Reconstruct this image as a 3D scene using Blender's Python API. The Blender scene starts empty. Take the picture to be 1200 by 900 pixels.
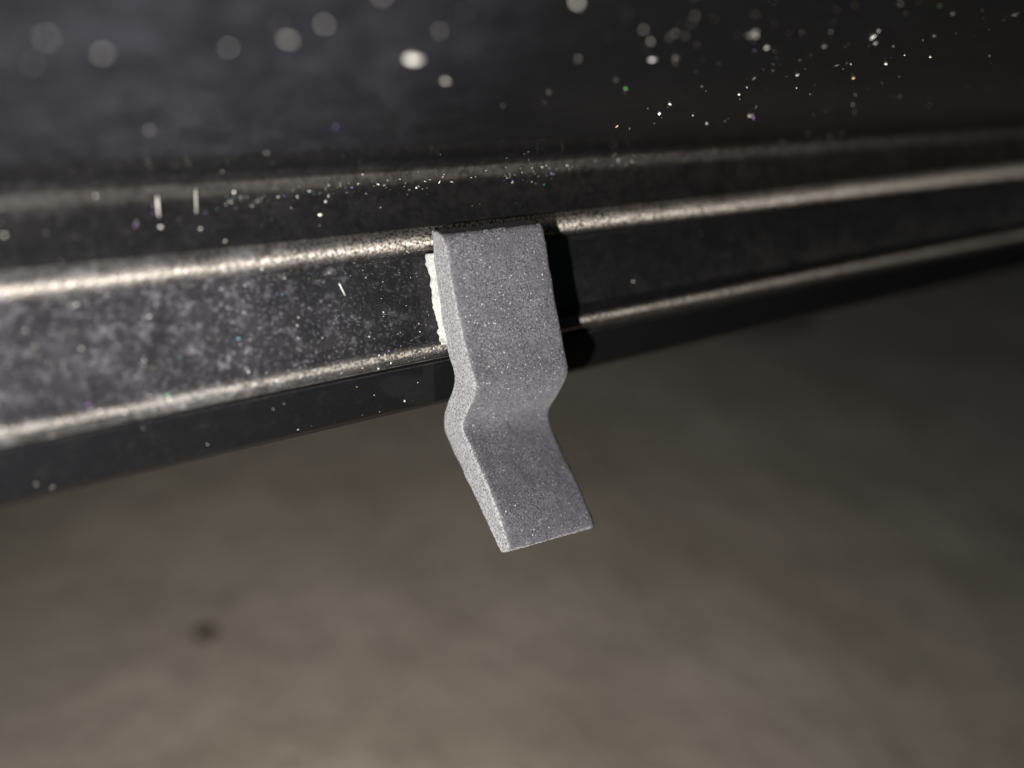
import bpy, bmesh, math, random
import numpy as np
from mathutils import Vector, Matrix, noise

random.seed(7)
sc = bpy.context.scene
COL = sc.collection

# ------------------------------------------------------------------ frame
# A = along the door edge, S = down the flange, Hh = out of the flange (mm);
# all seen from the phone at (0, 0, H_CAM).
f_px = 900.0
a = np.array([1555, 360, -900.0]); a /= np.linalg.norm(a)
d = np.array([2.5, -18, -5.5]); d -= d.dot(a) * a; d /= np.linalg.norm(d)
n = -np.cross(a, d)
T = math.radians(19)                      # lean of the flange
u = -math.cos(T) * d + math.sin(T) * n    # world up
yv = np.cross(u, a)
R = np.array([a, yv, u])                  # camera axes -> world axes
H0 = -78.427                              # flange plane
CAM_Z = 0.205                              # phone above the ground (m)
ORG = np.array([43.0, 0.0, 0.0])          # shift along the door (mm)

def W(A, s, h):
    p = A * a + s * d + (h + H0) * n
    w = (R @ p - ORG) * 0.001
    return Vector((w[0], w[1], w[2] + CAM_Z))

def camw(p):                              # phone-relative mm -> world m
    w = (R @ np.array(p, float) - ORG) * 0.001
    return Vector((w[0], w[1], w[2] + CAM_Z))

# ------------------------------------------------------------------ camera
cam_d = bpy.data.cameras.new('camera')
cam = bpy.data.objects.new('camera', cam_d); COL.objects.link(cam)
cam_d.sensor_width = 36.0
cam_d.lens = 36.0 * f_px / 1200.0
cam_d.clip_start = 0.004
cam_d.clip_end = 60.0
M = Matrix([[R[i][j] for j in range(3)] for i in range(3)]).to_4x4()
M.translation = camw((0, 0, 0))
cam.matrix_world = M
cam_d.dof.use_dof = True
cam_d.dof.focus_distance = 0.0862
cam_d.dof.aperture_fstop = 7.0
sc.camera = cam

# ------------------------------------------------------------------ light
world = bpy.data.worlds.new('World'); sc.world = world
world.use_nodes = True
bg = world.node_tree.nodes['Background']
bg.inputs['Color'].default_value = (0.62, 0.80, 1.0, 1)
bg.inputs['Strength'].default_value = 0.035

torch_d = bpy.data.lights.new('torch', 'SPOT')
torch_d.energy = 1.55
torch_d.color = (1.0, 0.975, 0.945)
torch_d.shadow_soft_size = 0.0016
torch_d.spot_size = math.radians(165)
torch_d.spot_blend = 1.0
torch = bpy.data.objects.new('torch', torch_d); COL.objects.link(torch)
torch.location = camw((-34, -30, 4))
aim = camw((-4, -34, -90)) - torch.location
torch.rotation_euler = aim.to_track_quat('-Z', 'Y').to_euler()

sc.view_settings.view_transform = 'Standard'
sc.view_settings.look = 'None'
sc.view_settings.exposure = 0.0
sc.view_settings.gamma = 1.0

# ------------------------------------------------------------------ nodes
def mat(name):
    m = bpy.data.materials.new(name); m.use_nodes = True
    nt = m.node_tree; nt.nodes.clear()
    out = nt.nodes.new('ShaderNodeOutputMaterial')
    return m, nt, out

def N(nt, t, **kw):
    nd = nt.nodes.new(t)
    for k, v in kw.items():
        if k.startswith('i_'):
            nd.inputs[k[2:].replace('_', ' ')].default_value = v
        else:
            setattr(nd, k, v)
    return nd

def L(nt, o, i): nt.links.new(o, i)

def ntex(nt, co, scale, detail=2, rough=0.5, dist=0.0):
    t = N(nt, 'ShaderNodeTexNoise'); t.inputs['Scale'].default_value = scale
    t.inputs['Detail'].default_value = detail; t.inputs['Roughness'].default_value = rough
    t.inputs['Distortion'].default_value = dist
    L(nt, co, t.inputs['Vector']); return t.outputs['Fac']

def ramp(nt, fac, x0, x1, y0=0.0, y1=1.0, smooth=True):
    r = N(nt, 'ShaderNodeMapRange'); r.interpolation_type = 'SMOOTHSTEP' if smooth else 'LINEAR'
    r.inputs['From Min'].default_value = x0; r.inputs['From Max'].default_value = x1
    r.inputs['To Min'].default_value = y0; r.inputs['To Max'].default_value = y1
    L(nt, fac, r.inputs['Value']); return r.outputs['Result']

def mth(nt, op, x, y):
    m = N(nt, 'ShaderNodeMath', operation=op)
    for k, v in enumerate((x, y)):
        if isinstance(v, (int, float)): m.inputs[k].default_value = v
        else: L(nt, v, m.inputs[k])
    return m.outputs[0]

def mixc(nt, fac, c0, c1):
    m = N(nt, 'ShaderNodeMix', data_type='RGBA')
    for sock, v in ((m.inputs[0], fac), (m.inputs[6], c0), (m.inputs[7], c1)):
        if isinstance(v, (int, float)): sock.default_value = v
        elif isinstance(v, tuple): sock.default_value = (*v, 1)
        else: L(nt, v, sock)
    return m.outputs[2]

def bump(nt, hgt, dist, strength=1.0):
    b = N(nt, 'ShaderNodeBump'); b.inputs['Strength'].default_value = strength
    b.inputs['Distance'].default_value = dist
    L(nt, hgt, b.inputs['Height']); return b.outputs['Normal']

def coords(nt):
    return N(nt, 'ShaderNodeTexCoord').outputs['Object']

# black door paint: fine cross-wise wiping marks spread the gleam along the
# door, a clear top coat, and road dust lying on it
def paint(name, dust_amt, gloss=0.15, rough=0.50, dust_col=(0.27, 0.265, 0.27), hazy=0.25, coat_r=0.08, ior=1.5, aniso=-0.78, tint=(1, .90, .79), gmod=(0.5, 1.4), nm=0.4, g3w=0.4, fsc=2600):
    m, nt, out = mat(name)
    co = coords(nt)
    sep = N(nt, 'ShaderNodeSeparateXYZ'); L(nt, co, sep.inputs[0])
    x = sep.outputs['X']
    base = N(nt, 'ShaderNodeBsdfDiffuse'); base.inputs['Color'].default_value = (0.0045, 0.0045, 0.005, 1)
    gl = N(nt, 'ShaderNodeBsdfAnisotropic')
    fine = ntex(nt, co, fsc, 3, 0.6)
    mid = ntex(nt, co, 420, 4, 0.6)
    gcol = mth(nt, 'MULTIPLY', ramp(nt, mth(nt, 'ADD', mth(nt, 'MULTIPLY', fine, 1 - nm), mth(nt, 'MULTIPLY', mid, nm)), 0.36, 0.64, *gmod), gloss)
    cg = N(nt, 'ShaderNodeCombineColor')
    [L(nt, mth(nt, 'MULTIPLY', gcol, tint[q]), cg.inputs[q]) for q in range(3)]
    L(nt, cg.outputs[0], gl.inputs['Color'])
    L(nt, ramp(nt, mid, 0.3, 0.7, rough - 0.05, rough + 0.06), gl.inputs['Roughness'])
    gl.inputs['Anisotropy'].default_value = aniso
    tg = N(nt, 'ShaderNodeCombineXYZ'); tg.inputs[0].default_value = 1.0
    L(nt, tg.outputs[0], gl.inputs['Tangent'])
    bn = bump(nt, ntex(nt, co, 3200, 3, 0.7), 0.00002, 0.35)
    L(nt, bn, gl.inputs['Normal'])
    add = N(nt, 'ShaderNodeAddShader'); L(nt, base.outputs[0], add.inputs[0]); L(nt, gl.outputs[0], add.inputs[1])
    coat = N(nt, 'ShaderNodeBsdfAnisotropic'); coat.inputs['Roughness'].default_value = coat_r
    fr = N(nt, 'ShaderNodeFresnel'); fr.inputs['IOR'].default_value = ior
    mx = N(nt, 'ShaderNodeMixShader'); L(nt, fr.outputs[0], mx.inputs[0])
    L(nt, add.outputs[0], mx.inputs[1]); L(nt, coat.outputs[0], mx.inputs[2])
    # dust: grains plus a thin film, thicker on the side that was not wiped
    left = ramp(nt, x, 0.004, -0.030)
    away = ramp(nt, x, 0.02, 0.10, 0.06, 0.03)
    where = mth(nt, 'MAXIMUM', left, away)
    g1 = ramp(nt, ntex(nt, co, 3600, 3, 0.75), 0.56, 0.74)
    g2 = ramp(nt, ntex(nt, co, 1500, 2, 0.7), 0.60, 0.78)
    patch = ramp(nt, ntex(nt, co, 130, 4, 0.6, 0.6), 0.32, 0.72, 0.45, 1.0)
    film = ramp(nt, mid, 0.30, 0.75, 0.05, hazy * 0.7)
    g3 = ramp(nt, ntex(nt, co, 800, 3, 0.75), 0.52, 0.72)
    dm = mth(nt, 'ADD', mth(nt, 'ADD', mth(nt, 'MULTIPLY', g1, 0.85), mth(nt, 'ADD', mth(nt, 'MULTIPLY', g2, 0.6), mth(nt, 'MULTIPLY', g3, g3w))), film)
    dm = mth(nt, 'MULTIPLY', mth(nt, 'MULTIPLY', dm, patch), mth(nt, 'MULTIPLY', where, dust_amt))
    cl = N(nt, 'ShaderNodeClamp'); L(nt, dm, cl.inputs[0])
    du = N(nt, 'ShaderNodeBsdfDiffuse'); du.inputs['Color'].default_value = (*dust_col, 1)
    mx2 = N(nt, 'ShaderNodeMixShader'); L(nt, cl.outputs[0], mx2.inputs[0])
    L(nt, mx.outputs[0], mx2.inputs[1]); L(nt, du.outputs[0], mx2.inputs[2])
    L(nt, mx2.outputs[0], out.inputs[0])
    return m

M_FLANGE = paint('black_paint_flange', 0.85, 0.014, 0.5, dust_col=(0.285, 0.28, 0.30), hazy=0.12, g3w=0.3, ior=1.42)
M_RIDGE = paint('worn_black_paint_ridge', 0.7, 0.20, 0.70, coat_r=0.12, aniso=-0.60, gmod=(0.04, 1.95), nm=0.10, fsc=3800)
M_HEM = paint('worn_black_paint_hem', 0.9, 0.085, 0.70, coat_r=0.12, aniso=-0.60, gmod=(0.04, 1.95), nm=0.10, fsc=3800)
M_PANEL = paint('black_paint_panel', 0.34, 0.014, 0.62, dust_col=(0.19, 0.20, 0.25), hazy=0.40, g3w=0.15, coat_r=0.28, ior=1.16, tint=(.88, .92, 1))
M_CHAN = paint('black_paint_channel', 0.10, 0.017, 0.66, coat_r=0.2, aniso=-0.6, ior=1.30, gmod=(0.5, 1.5), fsc=1400)
M_LIP = paint('black_paint_lip', 0.03, 0.010, 0.5, ior=1.26, coat_r=0.06, tint=(.85, .92, 1))

# closed-cell sponge rubber: grained skin, and the cut faces with open pores
def foam_mat(name, cut):
    m, nt, out = mat(name)
    co = coords(nt)
    p = N(nt, 'ShaderNodeBsdfPrincipled')
    p.inputs['Roughness'].default_value = 0.75
    p.inputs['Specular IOR Level'].default_value = 0.35
    p.inputs['Sheen Weight'].default_value = 0.16
    p.inputs['Sheen Roughness'].default_value = 0.35
    p.inputs['Sheen Tint'].default_value = (0.95, 0.95, 1.0, 1)
    big = ntex(nt, co, 260, 4, 0.6)
    g = ntex(nt, co, 7000, 2, 0.7)
    if cut:
        v = N(nt, 'ShaderNodeTexVoronoi'); v.inputs['Scale'].default_value = 4200
        L(nt, co, v.inputs['Vector'])
        pore = ramp(nt, v.outputs['Distance'], 0.18, 0.62)
        c = mixc(nt, pore, (0.030, 0.029, 0.031), (0.205, 0.20, 0.207))
        c = mixc(nt, ramp(nt, g, 0.35, 0.7, 0.0, 0.6), c, (0.115, 0.113, 0.117))
        L(nt, c, p.inputs['Base Color'])
        L(nt, bump(nt, pore, 0.00006, 0.8), p.inputs['Normal'])
    else:
        g2 = ntex(nt, co, 4300, 3, 0.75)
        gg = mth(nt, 'ADD', mth(nt, 'MULTIPLY', g, 0.45), mth(nt, 'MULTIPLY', g2, 0.55))
        c = mixc(nt, ramp(nt, gg, 0.36, 0.66), (0.013, 0.0128, 0.0142), (0.176, 0.172, 0.187))
        c = mixc(nt, ramp(nt, big, 0.3, 0.7, 0.0, 0.5), c, (0.062, 0.060, 0.066))
        mid = ntex(nt, co, 900, 3, 0.7)
        c = mixc(nt, ramp(nt, mid, 0.45, 0.8, 0.0, 0.45), c, (0.15, 0.147, 0.156))
        s1 = ntex(nt, co, 4300, 1, 0.5)
        s2 = ntex(nt, co, 1700, 1, 0.5)
        glint = mth(nt, 'MULTIPLY', ramp(nt, s1, 0.675, 0.77), ramp(nt, s2, 0.42, 0.60))  # sparkle painted into the base colour as sparse pale spots
        tint = mixc(nt, mth(nt, 'GREATER_THAN', ntex(nt, co, 2300, 0), 0.60), (0.60, 0.60, 0.62), (0.55, 0.50, 0.36))
        c = mixc(nt, glint, c, tint)
        L(nt, c, p.inputs['Base Color'])
        L(nt, bump(nt, mth(nt, 'ADD', gg, mth(nt, 'MULTIPLY', mid, 0.6)), 0.00010, 0.8), p.inputs['Normal'])
    L(nt, p.outputs[0], out.inputs[0])
    return m
M_FOAM = foam_mat('sponge_rubber_skin', False)
M_CUT = foam_mat('sponge_rubber_cut', True)

def simple(name, col, rough=0.7, nscale=None, col2=None, bdist=0.0, spec=0.4):
    m, nt, out = mat(name)
    p = N(nt, 'ShaderNodeBsdfPrincipled')
    p.inputs['Roughness'].default_value = rough
    p.inputs['Specular IOR Level'].default_value = spec
    if nscale:
        co = coords(nt); t = ntex(nt, co, nscale, 4, 0.65)
        L(nt, mixc(nt, ramp(nt, t, 0.3, 0.7), col, col2), p.inputs['Base Color'])
        if bdist: L(nt, bump(nt, t, bdist), p.inputs['Normal'])
    else:
        p.inputs['Base Color'].default_value = (*col, 1)
    L(nt, p.outputs[0], out.inputs[0])
    return m
M_TAPE = simple('white_tape_foam', (0.19, 0.19, 0.18), 0.9, 3200, (0.36, 0.36, 0.34), 0.0001)
M_DUST = simple('pale_road_dust', (0.55, 0.52, 0.47), 0.6, 900, (0.85, 0.82, 0.76), 0.0, 0.6)
def dust_mat():
    m, nt, out = mat('mixed_road_dust')
    geo = N(nt, 'ShaderNodeNewGeometry')
    rp = geo.outputs['Random Per Island']
    cr = N(nt, 'ShaderNodeValToRGB'); L(nt, rp, cr.inputs[0])
    cr.color_ramp.interpolation = 'CONSTANT'
    e = cr.color_ramp.elements
    e[0].position = 0.0; e[0].color = (0.05, 0.047, 0.045, 1)
    e[1].position = 0.30; e[1].color = (0.14, 0.13, 0.12, 1)
    for p, c in ((0.55, (0.30, 0.285, 0.26)), (0.74, (0.55, 0.52, 0.47)), (0.86, (0.82, 0.80, 0.76)),
                 (0.93, (0.45, 0.36, 0.22)), (0.96, (0.18, 0.40, 0.22)), (0.975, (0.30, 0.20, 0.48)), (0.988, (0.16, 0.42, 0.50))):
        q = e.new(p); q.color = (*c, 1)
    p = N(nt, 'ShaderNodeBsdfPrincipled'); p.inputs['Roughness'].default_value = 0.5
    L(nt, cr.outputs[0], p.inputs['Base Color']); L(nt, p.outputs[0], out.inputs[0])
    return m
M_DUSTMIX = dust_mat()
M_SEAL = simple('dark_hem_sealer', (0.03, 0.028, 0.025), 0.6, 1500, (0.10, 0.09, 0.08), 0.00004)
M_GREEN = simple('green_glint_grit', (0.10, 0.34, 0.10), 0.4, 900, (0.25, 0.55, 0.2))  # iridescent green sparkle put into the base colour
M_VIOLET = simple('violet_glint_grit', (0.26, 0.14, 0.42), 0.4, 900, (0.40, 0.28, 0.55))  # violet sparkle, likewise painted as base colour
M_STONE = simple('dark_pebble_stone', (0.06, 0.045, 0.032), 0.85, 300, (0.10, 0.08, 0.06), 0.0004)

def ground_mat():
    m, nt, out = mat('worn_concrete')
    co = coords(nt)
    p = N(nt, 'ShaderNodeBsdfPrincipled'); p.inputs['Roughness'].default_value = 0.9
    p.inputs['Specular IOR Level'].default_value = 0.2
    a1 = ntex(nt, co, 16, 5, 0.6); a2 = ntex(nt, co, 48, 5, 0.7); a3 = ntex(nt, co, 600, 3, 0.7)
    c = mixc(nt, ramp(nt, a1, 0.3, 0.7), (0.36, 0.302, 0.238), (0.48, 0.41, 0.334))
    c = mixc(nt, ramp(nt, a2, 0.50, 0.78, 0, 0.4), c, (0.16, 0.135, 0.108))
    c = mixc(nt, ramp(nt, a3, 0.5, 0.8, 0, 0.6), c, (0.42, 0.38, 0.33))
    L(nt, c, p.inputs['Base Color'])
    L(nt, bump(nt, mth(nt, 'ADD', a2, mth(nt, 'MULTIPLY', a3, 0.3)), 0.004), p.inputs['Normal'])
    L(nt, p.outputs[0], out.inputs[0]); return m
M_GROUND = ground_mat()

# ------------------------------------------------------------------ objects
def mesh_obj(name, verts, faces, m, parent=None, smooth=True):
    me = bpy.data.meshes.new(name)
    me.from_pydata([tuple(v) for v in verts], [], faces)
    me.update()
    for mm in (m if isinstance(m, (list, tuple)) else [m]): me.materials.append(mm)
    if smooth: me.polygons.foreach_set('use_smooth', [True] * len(me.polygons))
    o = bpy.data.objects.new(name, me); COL.objects.link(o)
    if parent: o.parent = parent
    return o

def empty(name, label, cat):
    o = bpy.data.objects.new(name, None); COL.objects.link(o)
    o['label'] = label; o['category'] = cat
    o.empty_display_size = 0.01
    return o

# ground -------------------------------------------------------------------
g = 12.0
gv = [(-g, -g, 0), (g, -g, 0), (g, g, 0), (-g, g, 0)]
go = mesh_obj('ground', gv, [(0, 1, 2, 3)], M_GROUND, smooth=False)
go['kind'] = 'structure'; go['label'] = 'blurred brown concrete ground below the door'

# door ---------------------------------------------------------------------
def fillet(pts, seg=10):
    """pts: (s, h, r) polyline -> rounded polyline"""
    out = [np.array(pts[0][:2], float)]
    for i in range(1, len(pts) - 1):
        p0, p1, p2 = (np.array(pts[k][:2], float) for k in (i - 1, i, i + 1))
        r = pts[i][2]
        v0 = (p0 - p1); l0 = np.linalg.norm(v0); v0 /= l0
        v1 = (p2 - p1); l1 = np.linalg.norm(v1); v1 /= l1
        ang = math.acos(max(-1, min(1, v0.dot(v1))))
        if r <= 0 or ang > 3.1: out.append(p1); continue
        t = min(r / math.tan(ang / 2), 0.48 * l0, 0.48 * l1)
        rr = t * math.tan(ang / 2)
        bis = (v0 + v1); bis /= np.linalg.norm(bis)
        c = p1 + bis * rr / math.sin(ang / 2)
        e0 = p1 + v0 * t - c; e1 = p1 + v1 * t - c
        th = math.acos(max(-1, min(1, e0.dot(e1) / rr / rr)))
        for k in range(seg + 1):
            w = k / seg
            out.append(c + (math.sin((1 - w) * th) * e0 + math.sin(w * th) * e1) / math.sin(th))
    out.append(np.array(pts[-1][:2], float))
    return out

A_ST = sorted(set([-260, -180, -120] + list(np.arange(-80, 240, 2.0)) + [250, 270, 300, 350, 420, 520, 640, 780]))
def wob(A, k):      # pressed steel is never dead straight
    return 0.10 * math.sin(A * 0.031 + k) + 0.05 * math.sin(A * 0.083 + 2.1 * k)

def strip(name, pts, m, parent, seg=10, jitter=0.0):
    pl = fillet(pts, seg)
    V, F = [], []
    for A in A_ST:
        for j, (s, h) in enumerate(pl):
            w = wob(A, s * 0.05) if -90 < A < 250 else 0
            dz = jitter * noise.noise(Vector((A * 0.9, s * 1.3, h * 1.3)))
            V.append(W(A, s + w * 0.5, h + w * 0.4 + dz))
    k = len(pl)
    for i in range(len(A_ST) - 1):
        for j in range(k - 1):
            F.append((i * k + j, i * k + j + 1, (i + 1) * k + j + 1, (i + 1) * k + j))
    return mesh_obj(name, V, F, m, parent)

door = empty('car_door', 'glossy black car door bottom edge with dusty folded flange', 'car door')
door.location = W(43, 24, 0)

# parts overlap nowhere: each strip ends where the next begins
P_PANEL0 = (-31, 92)
P_C = (-2.4, -1.6)
tp = 0.06
P_j1 = (P_C[0] + (P_PANEL0[0] - P_C[0]) * tp, P_C[1] + (P_PANEL0[1] - P_C[1]) * tp)
door_parts = [
    ('inner_panel', [(-230, 128, 0), (-62, 108, 18), (P_PANEL0[0], P_PANEL0[1], 14), (P_j1[0], P_j1[1], 0)], M_PANEL, 0.0),
    ('channel', [(P_j1[0], P_j1[1], 0), (-2.5, -1.30, 1.6), (-0.4, -1.52, 2.5), (2.2, -0.75, 3.0), (4.3, 0.0, 0)], M_CHAN, 0.03),
    ('flange', [(7.0, -0.18, 0), (7.6, -0.80, 0.06), (15.7, 0.85, 1.0), (16.9, 1.55, 0)], M_FLANGE, 0.03),
    ('upper_ridge', [(4.3, 0.0, 0), (5.0, 0.44, 3.0), (5.9, 0.56, 3.0), (6.7, 0.34, 2.0), (7.0, -0.18, 0)], M_RIDGE, 0.03),
    ('hem', [(16.9, 1.55, 0), (17.2, 1.74, 2.5), (17.95, 1.84, 2.5), (18.5, 1.58, 1.2), (18.9, 0.95, 0)], M_HEM, 0.02),
    ('hem_lip', [(19.05, 0.60, 0), (19.35, 0.95, 0.2), (24.5, -1.2, 0.7), (25.4, -2.4, 0.6), (24.4, -3.6, 1.0), (-40, -10, 60), (-230, 4, 0)], M_LIP, 0.02),
    ('sealer_seam', [(18.9, 0.95, 0), (18.95, 0.5, 0.05), (19.05, 0.60, 0)], M_SEAL, 0.02),
]
for nm, pts, m, jit in door_parts:
    o = strip(nm, pts, m, door, 12, jit)
bpy.context.view_layer.update()
for o in door.children:
    o.matrix_parent_inverse = door.matrix_world.inverted()

# foam strip ----------------------------------------------------------------
front = [(5.2, 3.55), (9.2, 4.35), (13.7, 5.35), (17.4, 6.35), (19.3, 7.2), (20.9, 7.85), (22.2, 7.4), (24.1, 5.8),
         (25.8, 4.15), (26.8, 3.85), (28.1, 4.75), (30.8, 7.1), (33.3, 9.35), (35.7, 11.0), (38.9, 12.35)]
back = [(4.75, 0.75), (9.0, 0.75), (13.7, 1.15), (17.9, 1.98), (19.7, 2.75), (21.1, 2.95), (22.9, 2.0), (24.8, 0.45),
        (26.3, -0.55), (28.0, -0.95), (29.7, -0.1), (31.9, 2.35), (34.8, 5.3), (37.4, 8.0), (39.7, 10.55)]
def catmull(P, nseg):
    P = [np.array(p, float) for p in P]
    Q = [2 * P[0] - P[1]] + P + [2 * P[-1] - P[-2]]
    o = []
    for i in range(1, len(Q) - 2):
        p0, p1, p2, p3 = Q[i - 1:i + 3]
        for k in range(nseg):
            t = k / nseg
            o.append(0.5 * ((2 * p1) + (-p0 + p2) * t + (2 * p0 - 5 * p1 + 4 * p2 - p3) * t * t + (-p0 + 3 * p1 - 3 * p2 + p3) * t ** 3))
    o.append(P[-1]); return o
FR, BK = catmull(front, 11), catmull(back, 11)
NP = len(FR)
AL, WID = 37.05, 13.0
NA, NT = 48, 14
def sm(x): x = max(0, min(1, x)); return x * x * (3 - 2 * x)
def foam_pt(i, k, j):
    """i along the length, k across the width, j through the thickness (0 back .. NT front)"""
    t = j / NT
    p = BK[i] * (1 - t) + FR[i] * t
    w = k / NA
    lo = sm(i / NP * 1.9 - 0.15)
    s = p[0] + 1.75 * w * lo
    ln = i / (NP - 1)
    h = p[1] - 1.6 * w * lo - 0.95 * w * math.sin(math.pi * max(0.0, min(1.0, (ln - 0.66) / 0.34)))
    A = AL + WID * w
    # softly rounded corners and the slightly uneven knife cut
    ed = min(w, 1 - w) * WID
    c = max(0.0, 0.5 - ed) / 0.5
    if t > 0.5: h -= 0.20 * c * c * (t - 0.5) * 2
    de = min(i, NP - 1 - i) * 0.29
    ce = max(0.0, 0.7 - de) / 0.7
    if t > 0.5: h -= 0.30 * ce * ce * (t - 0.5) * 2
    v = Vector((A * 0.35, s * 0.35, h * 0.35))
    A += 0.16 * noise.noise(v * 1.3 + Vector((5, 0, 0))) + (0.05 * noise.noise(v * 7) if k in (0, NA) else 0)
    q = 0.09 * noise.noise(v * 1.1) + 0.030 * noise.noise(v * 6)
    h += q
    if i in (0, NP - 1): s += 0.10 * noise.noise(v * 8) + 0.06 * noise.noise(v * 20)
    return W(A, s, h)
V, F, MI, idx = [], [], [], {}
def vid(i, k, j):
    key = (i, k, j)
    if key not in idx:
        idx[key] = len(V); V.append(foam_pt(i, k, j))
    return idx[key]
for i in range(NP - 1):
    for k in range(NA):
        F.append((vid(i, k, NT), vid(i, k + 1, NT), vid(i + 1, k + 1, NT), vid(i + 1, k, NT))); MI.append(0)
        F.append((vid(i, k, 0), vid(i + 1, k, 0), vid(i + 1, k + 1, 0), vid(i, k + 1, 0))); MI.append(0)
    for j in range(NT):
        F.append((vid(i, 0, j), vid(i, 0, j + 1), vid(i + 1, 0, j + 1), vid(i + 1, 0, j))); MI.append(1)
        F.append((vid(i, NA, j), vid(i + 1, NA, j), vid(i + 1, NA, j + 1), vid(i, NA, j + 1))); MI.append(1)
for k in range(NA):
    for j in range(NT):
        F.append((vid(0, k, j), vid(0, k + 1, j), vid(0, k + 1, j + 1), vid(0, k, j + 1))); MI.append(1)
        F.append((vid(NP - 1, k, j), vid(NP - 1, k, j + 1), vid(NP - 1, k + 1, j + 1), vid(NP - 1, k + 1, j))); MI.append(1)
seal = empty('foam_strip', 'grey sponge rubber strip folded over the black door edge', 'foam strip')
seal.location = W(43.5, 18, 1)
fo = mesh_obj('foam_body', V, F, [M_FOAM, M_CUT], seal)
fo.data.polygons.foreach_set('material_index', MI)
bm = bmesh.new(); bm.from_mesh(fo.data)
bmesh.ops.recalc_face_normals(bm, faces=bm.faces)
bm.to_mesh(fo.data); bm.free()
bv = fo.modifiers.new('soft_edges', 'BEVEL'); bv.width = 0.00020; bv.segments = 2
bv.limit_method = 'ANGLE'; bv.angle_limit = math.radians(55); bv.use_clamp_overlap = False; bv.material = 1

# adhesive tape between the flange and the foam -------------------------------
fl = fillet(door_parts[2][1], 12)
def h_fl(s):
    for p, q in zip(fl, fl[1:]):
        if p[0] <= s <= q[0] and q[0] > p[0]:
            return p[1] + (q[1] - p[1]) * (s - p[0]) / (q[0] - p[0])
    return fl[-1][1] + 0.35
def h_bk(s):
    for p, q in zip(BK, BK[1:]):
        if p[0] <= s <= q[0]: return p[1] + (q[1] - p[1]) * (s - p[0]) / (q[0] - p[0])
    return BK[-1][1]
tv, tf = [], []
NS = 46
rows = []
for r in range(NS + 1):
    s = 7.3 + (17.3 - 7.3) * r / NS
    rag = 0.26 + 0.40 * noise.noise(Vector((s * 0.55, 3.3, 0))) + 0.22 * noise.noise(Vector((s * 2.2, 1.3, 0)))
    if r > NS - 8: rag += 0.25
    lo, hi = h_fl(s) + 0.04, h_bk(s) - 0.02
    row = []
    for j in range(5):
        t = j / 4
        bulge = 0.14 * math.sin(math.pi * t) + 0.07 * noise.noise(Vector((s * 1.1, t * 2.2, 9)))
        row.append(W(AL - rag - bulge, s, lo + (hi - lo) * t))
    for j in range(5):
        t = 1 - j / 4
        row.append(W(AL + WID - 0.7, s, lo + (hi - lo) * t))
    rows.append(row)
for row in rows: tv += row
for r in range(NS):
    for j in range(10):
        j2 = (j + 1) % 10
        tf.append((r * 10 + j, r * 10 + j2, (r + 1) * 10 + j2, (r + 1) * 10 + j))
tf.append(tuple(range(9, -1, -1))); tf.append(tuple(NS * 10 + j for j in range(10)))
to = mesh_obj('adhesive_tape', tv, tf, M_TAPE, seal)
to['label'] = 'white double-sided tape showing a ragged edge'
bpy.context.view_layer.update()
for o in seal.children: o.matrix_parent_inverse = seal.matrix_world.inverted()

# grit, fibres and dust lying on the paint -----------------------------------
surf = []
for nm, pts, m, jit in door_parts[:6]:
    surf.append((nm, fillet(pts, 12)))
RR = np.linalg.inv(np.array([a, d, n]).T)
def hit(px, py, part):
    """where the line of sight through a spot of the photograph meets a part of the door: (A, s, h)"""
    r = np.array([(px - 600) / f_px, (450 - py) / f_px, -1.0])
    ra, rs, rh = r.dot(a), r.dot(d), r.dot(n)
    best = None
    for nm, pl in surf:
        if part and nm != part: continue
        for p, q in zip(pl, pl[1:]):
            # t*(rs, rh) = p + w (q - p), with h measured from H0
            e = q - p
            det = rs * (-e[1]) - rh * (-e[0])
            if abs(det) < 1e-12: continue
            b0, b1 = p[0], p[1] + H0
            t = (b0 * (-e[1]) - b1 * (-e[0])) / det
            w = (rs * b1 - rh * b0) / det
            if -0.001 <= w <= 1.001 and t > 0:
                if best is None or t < best[0]:
                    nrm = np.array([-e[1], e[0]]); nrm /= np.linalg.norm(nrm)
                    best = (t, t * ra, p[0] + w * e[0], p[1] + w * e[1], nrm)
    return best

def grain_geo(center, size, stretch=(1, 1, 1)):
    o = []
    rot = Matrix.Rotation(random.random() * 6.28, 3, Vector((random.gauss(0, 1), random.gauss(0, 1), random.gauss(0, 1))).normalized())
    for v in ((1, 0, 0), (-1, 0, 0), (0, 1, 0), (0, -1, 0), (0, 0, 1), (0, 0, -1)):
        k = random.uniform(0.6, 1.25) * size
        o.append(center + rot @ Vector((v[0] * stretch[0], v[1] * stretch[1], v[2] * stretch[2])) * k)
    return o
OCT = [(0, 2, 4), (2, 1, 4), (1, 3, 4), (3, 0, 4), (2, 0, 5), (1, 2, 5), (3, 1, 5), (0, 3, 5)]

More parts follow.
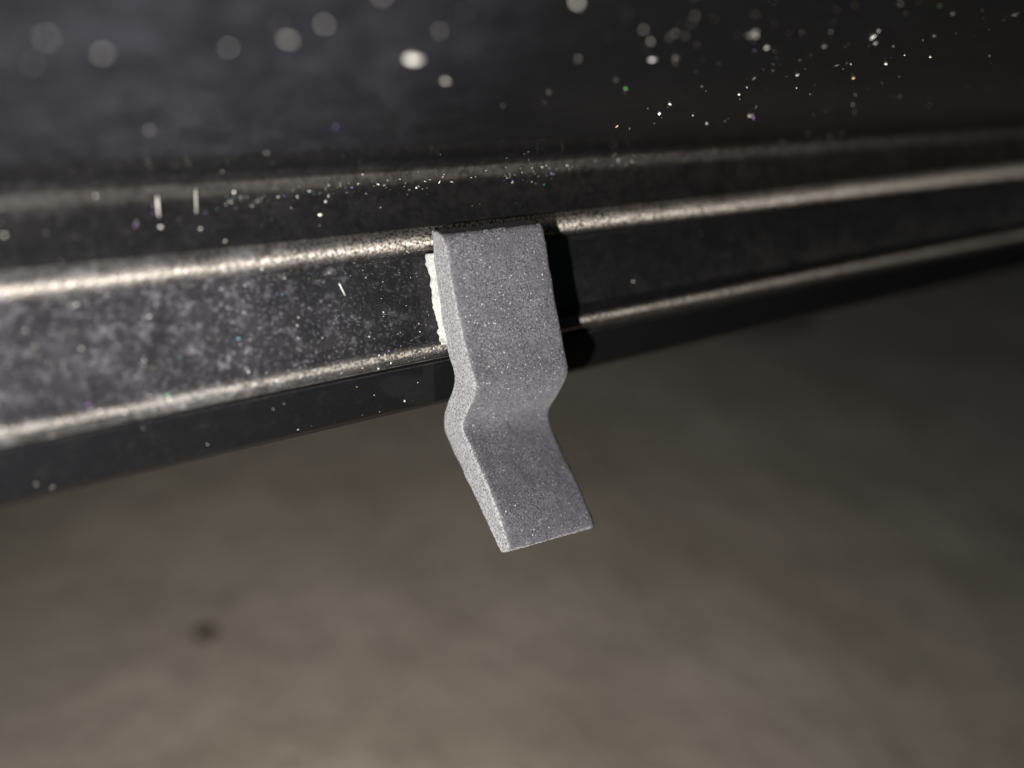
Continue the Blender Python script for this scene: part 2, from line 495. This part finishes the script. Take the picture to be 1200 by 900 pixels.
dv, df = [], []
def add_dust(px, py, part, size):
    b = hit(px, py, part)
    if b is None: return
    t, A, s, h, nr = b
    # keep clear of the tape and the foam
    if AL - 1.0 < A < AL + WID + 0.2 and 4 < s < 25: return
    c = W(A, s + nr[0] * size * 0.4, h + nr[1] * size * 0.4)
    o = len(dv); dv.extend(grain_geo(c, size * 0.001, (random.uniform(.8, 2.2), random.uniform(.4, 1), random.uniform(.3, .9))))
    df.extend([tuple(o + q for q in fc) for fc in OCT])
def logn(m, sg): return m * math.exp(random.gauss(0, sg))
for _ in range(1300):    # flange left of the strip
    x = random.uniform(-20, 505); add_dust(x, 340 - .117 * x + random.uniform(-4, 120), 'flange', min(0.20, logn(0.030, 0.6)))
for _ in range(420):    # ridge fuzz
    x = random.uniform(-20, 510); add_dust(x, 344 - .117 * x + abs(random.gauss(0, 9)), 'upper_ridge', min(0.18, logn(0.069, 0.4)))
for _ in range(600):    # lower ridge
    x = random.uniform(-20, 520); add_dust(x, 510 - .195 * x + random.gauss(0, 9), random.choice(('flange', 'hem')), min(0.18, logn(0.064, 0.5)))
for _ in range(130):    # channel left
    x = random.uniform(-10, 640); add_dust(x, 250 - .08 * x + random.gauss(0, 26), 'channel', min(0.25, logn(0.064, 0.55)))
for _ in range(170):    # dusty crease right of the strip
    x = 590 + 400 * random.random() ** 1.4; add_dust(x, 208 - .125 * (x - 590) + random.gauss(0, 5), 'channel', min(0.18, logn(0.069, 0.45)))
for _ in range(100):    # dusty crease left of the strip
    x = random.uniform(260, 560); add_dust(x, 236 - .095 * (x - 260) + random.gauss(0, 5), 'channel', min(0.23, logn(0.092, 0.5)))
for _ in range(50):     # hem lip
    x = random.uniform(-10, 520); add_dust(x, 580 - .24 * x + random.uniform(-55, 5), 'hem_lip', min(0.13, logn(0.046, 0.5)))
for _ in range(24):     # along the very edge
    x = random.uniform(-10, 520); add_dust(x, 584 - .232 * x + random.gauss(0, 4), 'hem_lip', min(0.18, logn(0.05, 0.6)))
for _ in range(30):
    x = random.uniform(690, 1190); add_dust(x, 300 + random.uniform(-50, 60) - .16 * (x - 690), 'flange', min(0.13, logn(0.046, 0.4)))
for _ in range(130):    # upper panel, right half
    x = random.uniform(640, 1220); y = random.uniform(-20, 175); add_dust(x, y, 'inner_panel', min(0.32, logn(0.055, 0.85)))
for _ in range(210):    # cluster high on the right
    x = random.gauss(960, 110); y = random.gauss(95, 55); add_dust(x, y, 'inner_panel', min(0.36, logn(0.065, 0.8)))
for _ in range(34):     # upper panel, left half
    x = random.uniform(-60, 640); y = random.uniform(-40, 190); add_dust(x, y, 'inner_panel', min(0.29, logn(0.103, 0.6)))
dust = mesh_obj('dust', dv, df, M_DUSTMIX, smooth=False)
dust['kind'] = 'stuff'; dust['label'] = 'fine pale road dust sprinkled over the black door paint'; dust['category'] = 'dust'

# larger grains one can pick out
def grain(px, py, part, size, label, st=(1, .7, .6), m=None):
    b = hit(px, py, part)
    if b is None: return
    t, A, s, h, nr = b
    c = W(A, s + nr[0] * size * .4, h + nr[1] * size * .4)
    bm = bmesh.new(); bmesh.ops.create_icosphere(bm, subdivisions=2, radius=size * 0.001)
    off = Vector((px, py, 1))
    for v in bm.verts:
        v.co = v.co * (1 + 0.45 * noise.noise(v.co / (size * 0.001) * 1.2 + off))
        v.co = Vector((v.co.x * st[0], v.co.y * st[1], v.co.z * st[2]))
    me = bpy.data.meshes.new('grit_grain'); bm.to_mesh(me); bm.free()
    me.materials.append(m or M_DUST)
    o = bpy.data.objects.new('grit_grain', me); COL.objects.link(o)
    o.location = c; o.rotation_euler = (random.random() * .5, random.random() * .5, 0)
    o['label'] = label; o['category'] = 'grit'; o['group'] = 'grit grains on the door paint'
for args in [
    (485, 67, 'inner_panel', 0.42, 'brightest blurred white grit grain on the upper panel above the foam strip', (1.5, .8, .6)),
    (337, 45, 'inner_panel', 0.17, 'lower of the paired blurred tan grit grains on upper panel', (1.9, .6, .5)),
    (380, 27, 'inner_panel', 0.17, 'upper of the paired blurred tan grit grains on upper panel'),
    (268, 55, 'inner_panel', 0.11, 'faint round grit grain left of the tan pair on upper panel'),
    (120, 62, 'inner_panel', 0.10, 'large faint smeared grit grain at the far upper left', (2.2, .7, .6)),
    (515, 35, 'inner_panel', 0.13, 'faint grit grain just above the brightest blurred one'),
    (676, 0, 'inner_panel', 0.30, 'white grit grain cut by the top edge of the picture'),
    (785, 121, 'inner_panel', 0.22, 'rounded white grit grain on the panel right of the foam strip'),
    (733, 103, 'inner_panel', 0.16, 'small grit grain with a greenish glint right of the foam strip', (1, .7, .6), M_GREEN),
    (393, 148, 'inner_panel', 0.10, 'faint grit grain with a painted violet glint on the panel above and left of the foam strip', (1, .8, .7), M_VIOLET),
    (866, 110, 'inner_panel', 0.18, 'white grit grain midway along the right half of the panel'),
    (828, 144, 'inner_panel', 0.16, 'small grit grain just above the dusty crease on the right'),
    (1038, 74, 'inner_panel', 0.24, 'bright grit grain at the foot of the white streak upper right'),
    (1024, 42, 'inner_panel', 0.16, 'thin upright white streak of grit at the upper right', (.5, .6, 2.6)),
    (1090, 66, 'inner_panel', 0.17, 'sharp white grit grain nearest the upper right corner'),
    (1060, 64, 'inner_panel', 0.13, 'tiny grit grain between two brighter ones at the upper right'),
    (375, 252, 'channel', 0.20, 'flat white grit flake in the channel above the upper ridge'),
    (388, 281, 'channel', 0.11, 'small white grit flake sitting on the upper ridge'),
    (188, 266, 'channel', 0.15, 'bright grit grain at the foot of the upright pale streak'),
    (235, 268, 'channel', 0.11, 'small grit grain right of the pale streaks on the left'),
    (175, 371, 'flange', 0.10, 'round white grit grain on the dusty flange far left'),
    (58, 582, 'hem_lip', 0.12, 'white grit grain on the very bottom edge at the left'),
]:
    grain(*args)

def fibre(p0, p1, part, rad, label, bow=0.0):
    b0, b1 = hit(*p0, part), hit(*p1, part)
    if not b0 or not b1: return
    q0 = W(b0[1], b0[2] + b0[4][0] * .08, b0[3] + b0[4][1] * .08); q1 = W(b1[1], b1[2] + b1[4][0] * .08, b1[3] + b1[4][1] * .08)
    side = (q1 - q0).cross(Vector((0, 1, 0))).normalized()
    ax = (q1 - q0).normalized(); e1 = ax.cross(Vector((0.3, 0.5, 0.8))).normalized(); e2 = ax.cross(e1)
    V, F = [], []
    K = 9
    for i in range(K):
        t = i / (K - 1)
        c = q0.lerp(q1, t) + side * bow * math.sin(math.pi * t)
        r = rad * (0.55 + 0.45 * math.sin(math.pi * min(1, t + .15)))
        for j in range(6):
            V.append(c + (e1 * math.cos(j * math.pi / 3) + e2 * math.sin(j * math.pi / 3)) * r)
    for i in range(K - 1):
        for j in range(6): F.append((i * 6 + j, i * 6 + (j + 1) % 6, (i + 1) * 6 + (j + 1) % 6, (i + 1) * 6 + j))
    F.append(tuple(range(5, -1, -1))); F.append(tuple((K - 1) * 6 + j for j in range(6)))
    o = mesh_obj('lint_fibre', V, F, M_DUST)
    o['label'] = label; o['category'] = 'lint'; o['group'] = 'lint fibres on the door paint'
fibre((397, 332), (404, 346), 'flange', 0.00005, 'short straight white lint fibre on the flange left of the tape')
fibre((184, 230), (186, 254), 'channel', 0.00007, 'taller upright pale lint fibre in the channel at the left')
fibre((229, 222), (230, 250), 'channel', 0.00004, 'fainter upright lint fibre right of the taller one')
fibre((334, 283), (372, 288), 'channel', 0.000035, 'thin curled lint fibre lying just above the upper ridge', 0.0003)

# dark pebbles on the ground, far out of focus --------------------------------
def pebble(px, py, size, label):
    r = R @ np.array([(px - 600) / f_px, (450 - py) / f_px, -1.0])
    t = -CAM_Z / r[2]
    c = Vector((r[0] * t - .043, r[1] * t, size * 0.28))
    bm = bmesh.new(); bmesh.ops.create_icosphere(bm, subdivisions=3, radius=size)
    for v in bm.verts:
        k = 1 + 0.35 * noise.noise(v.co / size * 1.1 + Vector((px, 0, 0))) + .12 * noise.noise(v.co / size * 3)
        v.co = Vector((v.co.x * k, v.co.y * k * 0.8, v.co.z * k * 0.45))
    for fc in bm.faces: fc.smooth = True
    me = bpy.data.meshes.new('pebble'); bm.to_mesh(me); bm.free(); me.materials.append(M_STONE)
    o = bpy.data.objects.new('pebble', me); COL.objects.link(o); o.location = c
    o['label'] = label; o['category'] = 'pebble'
pebble(241, 744, 0.0036, 'dark brown pebble lying blurred on the ground at the left')
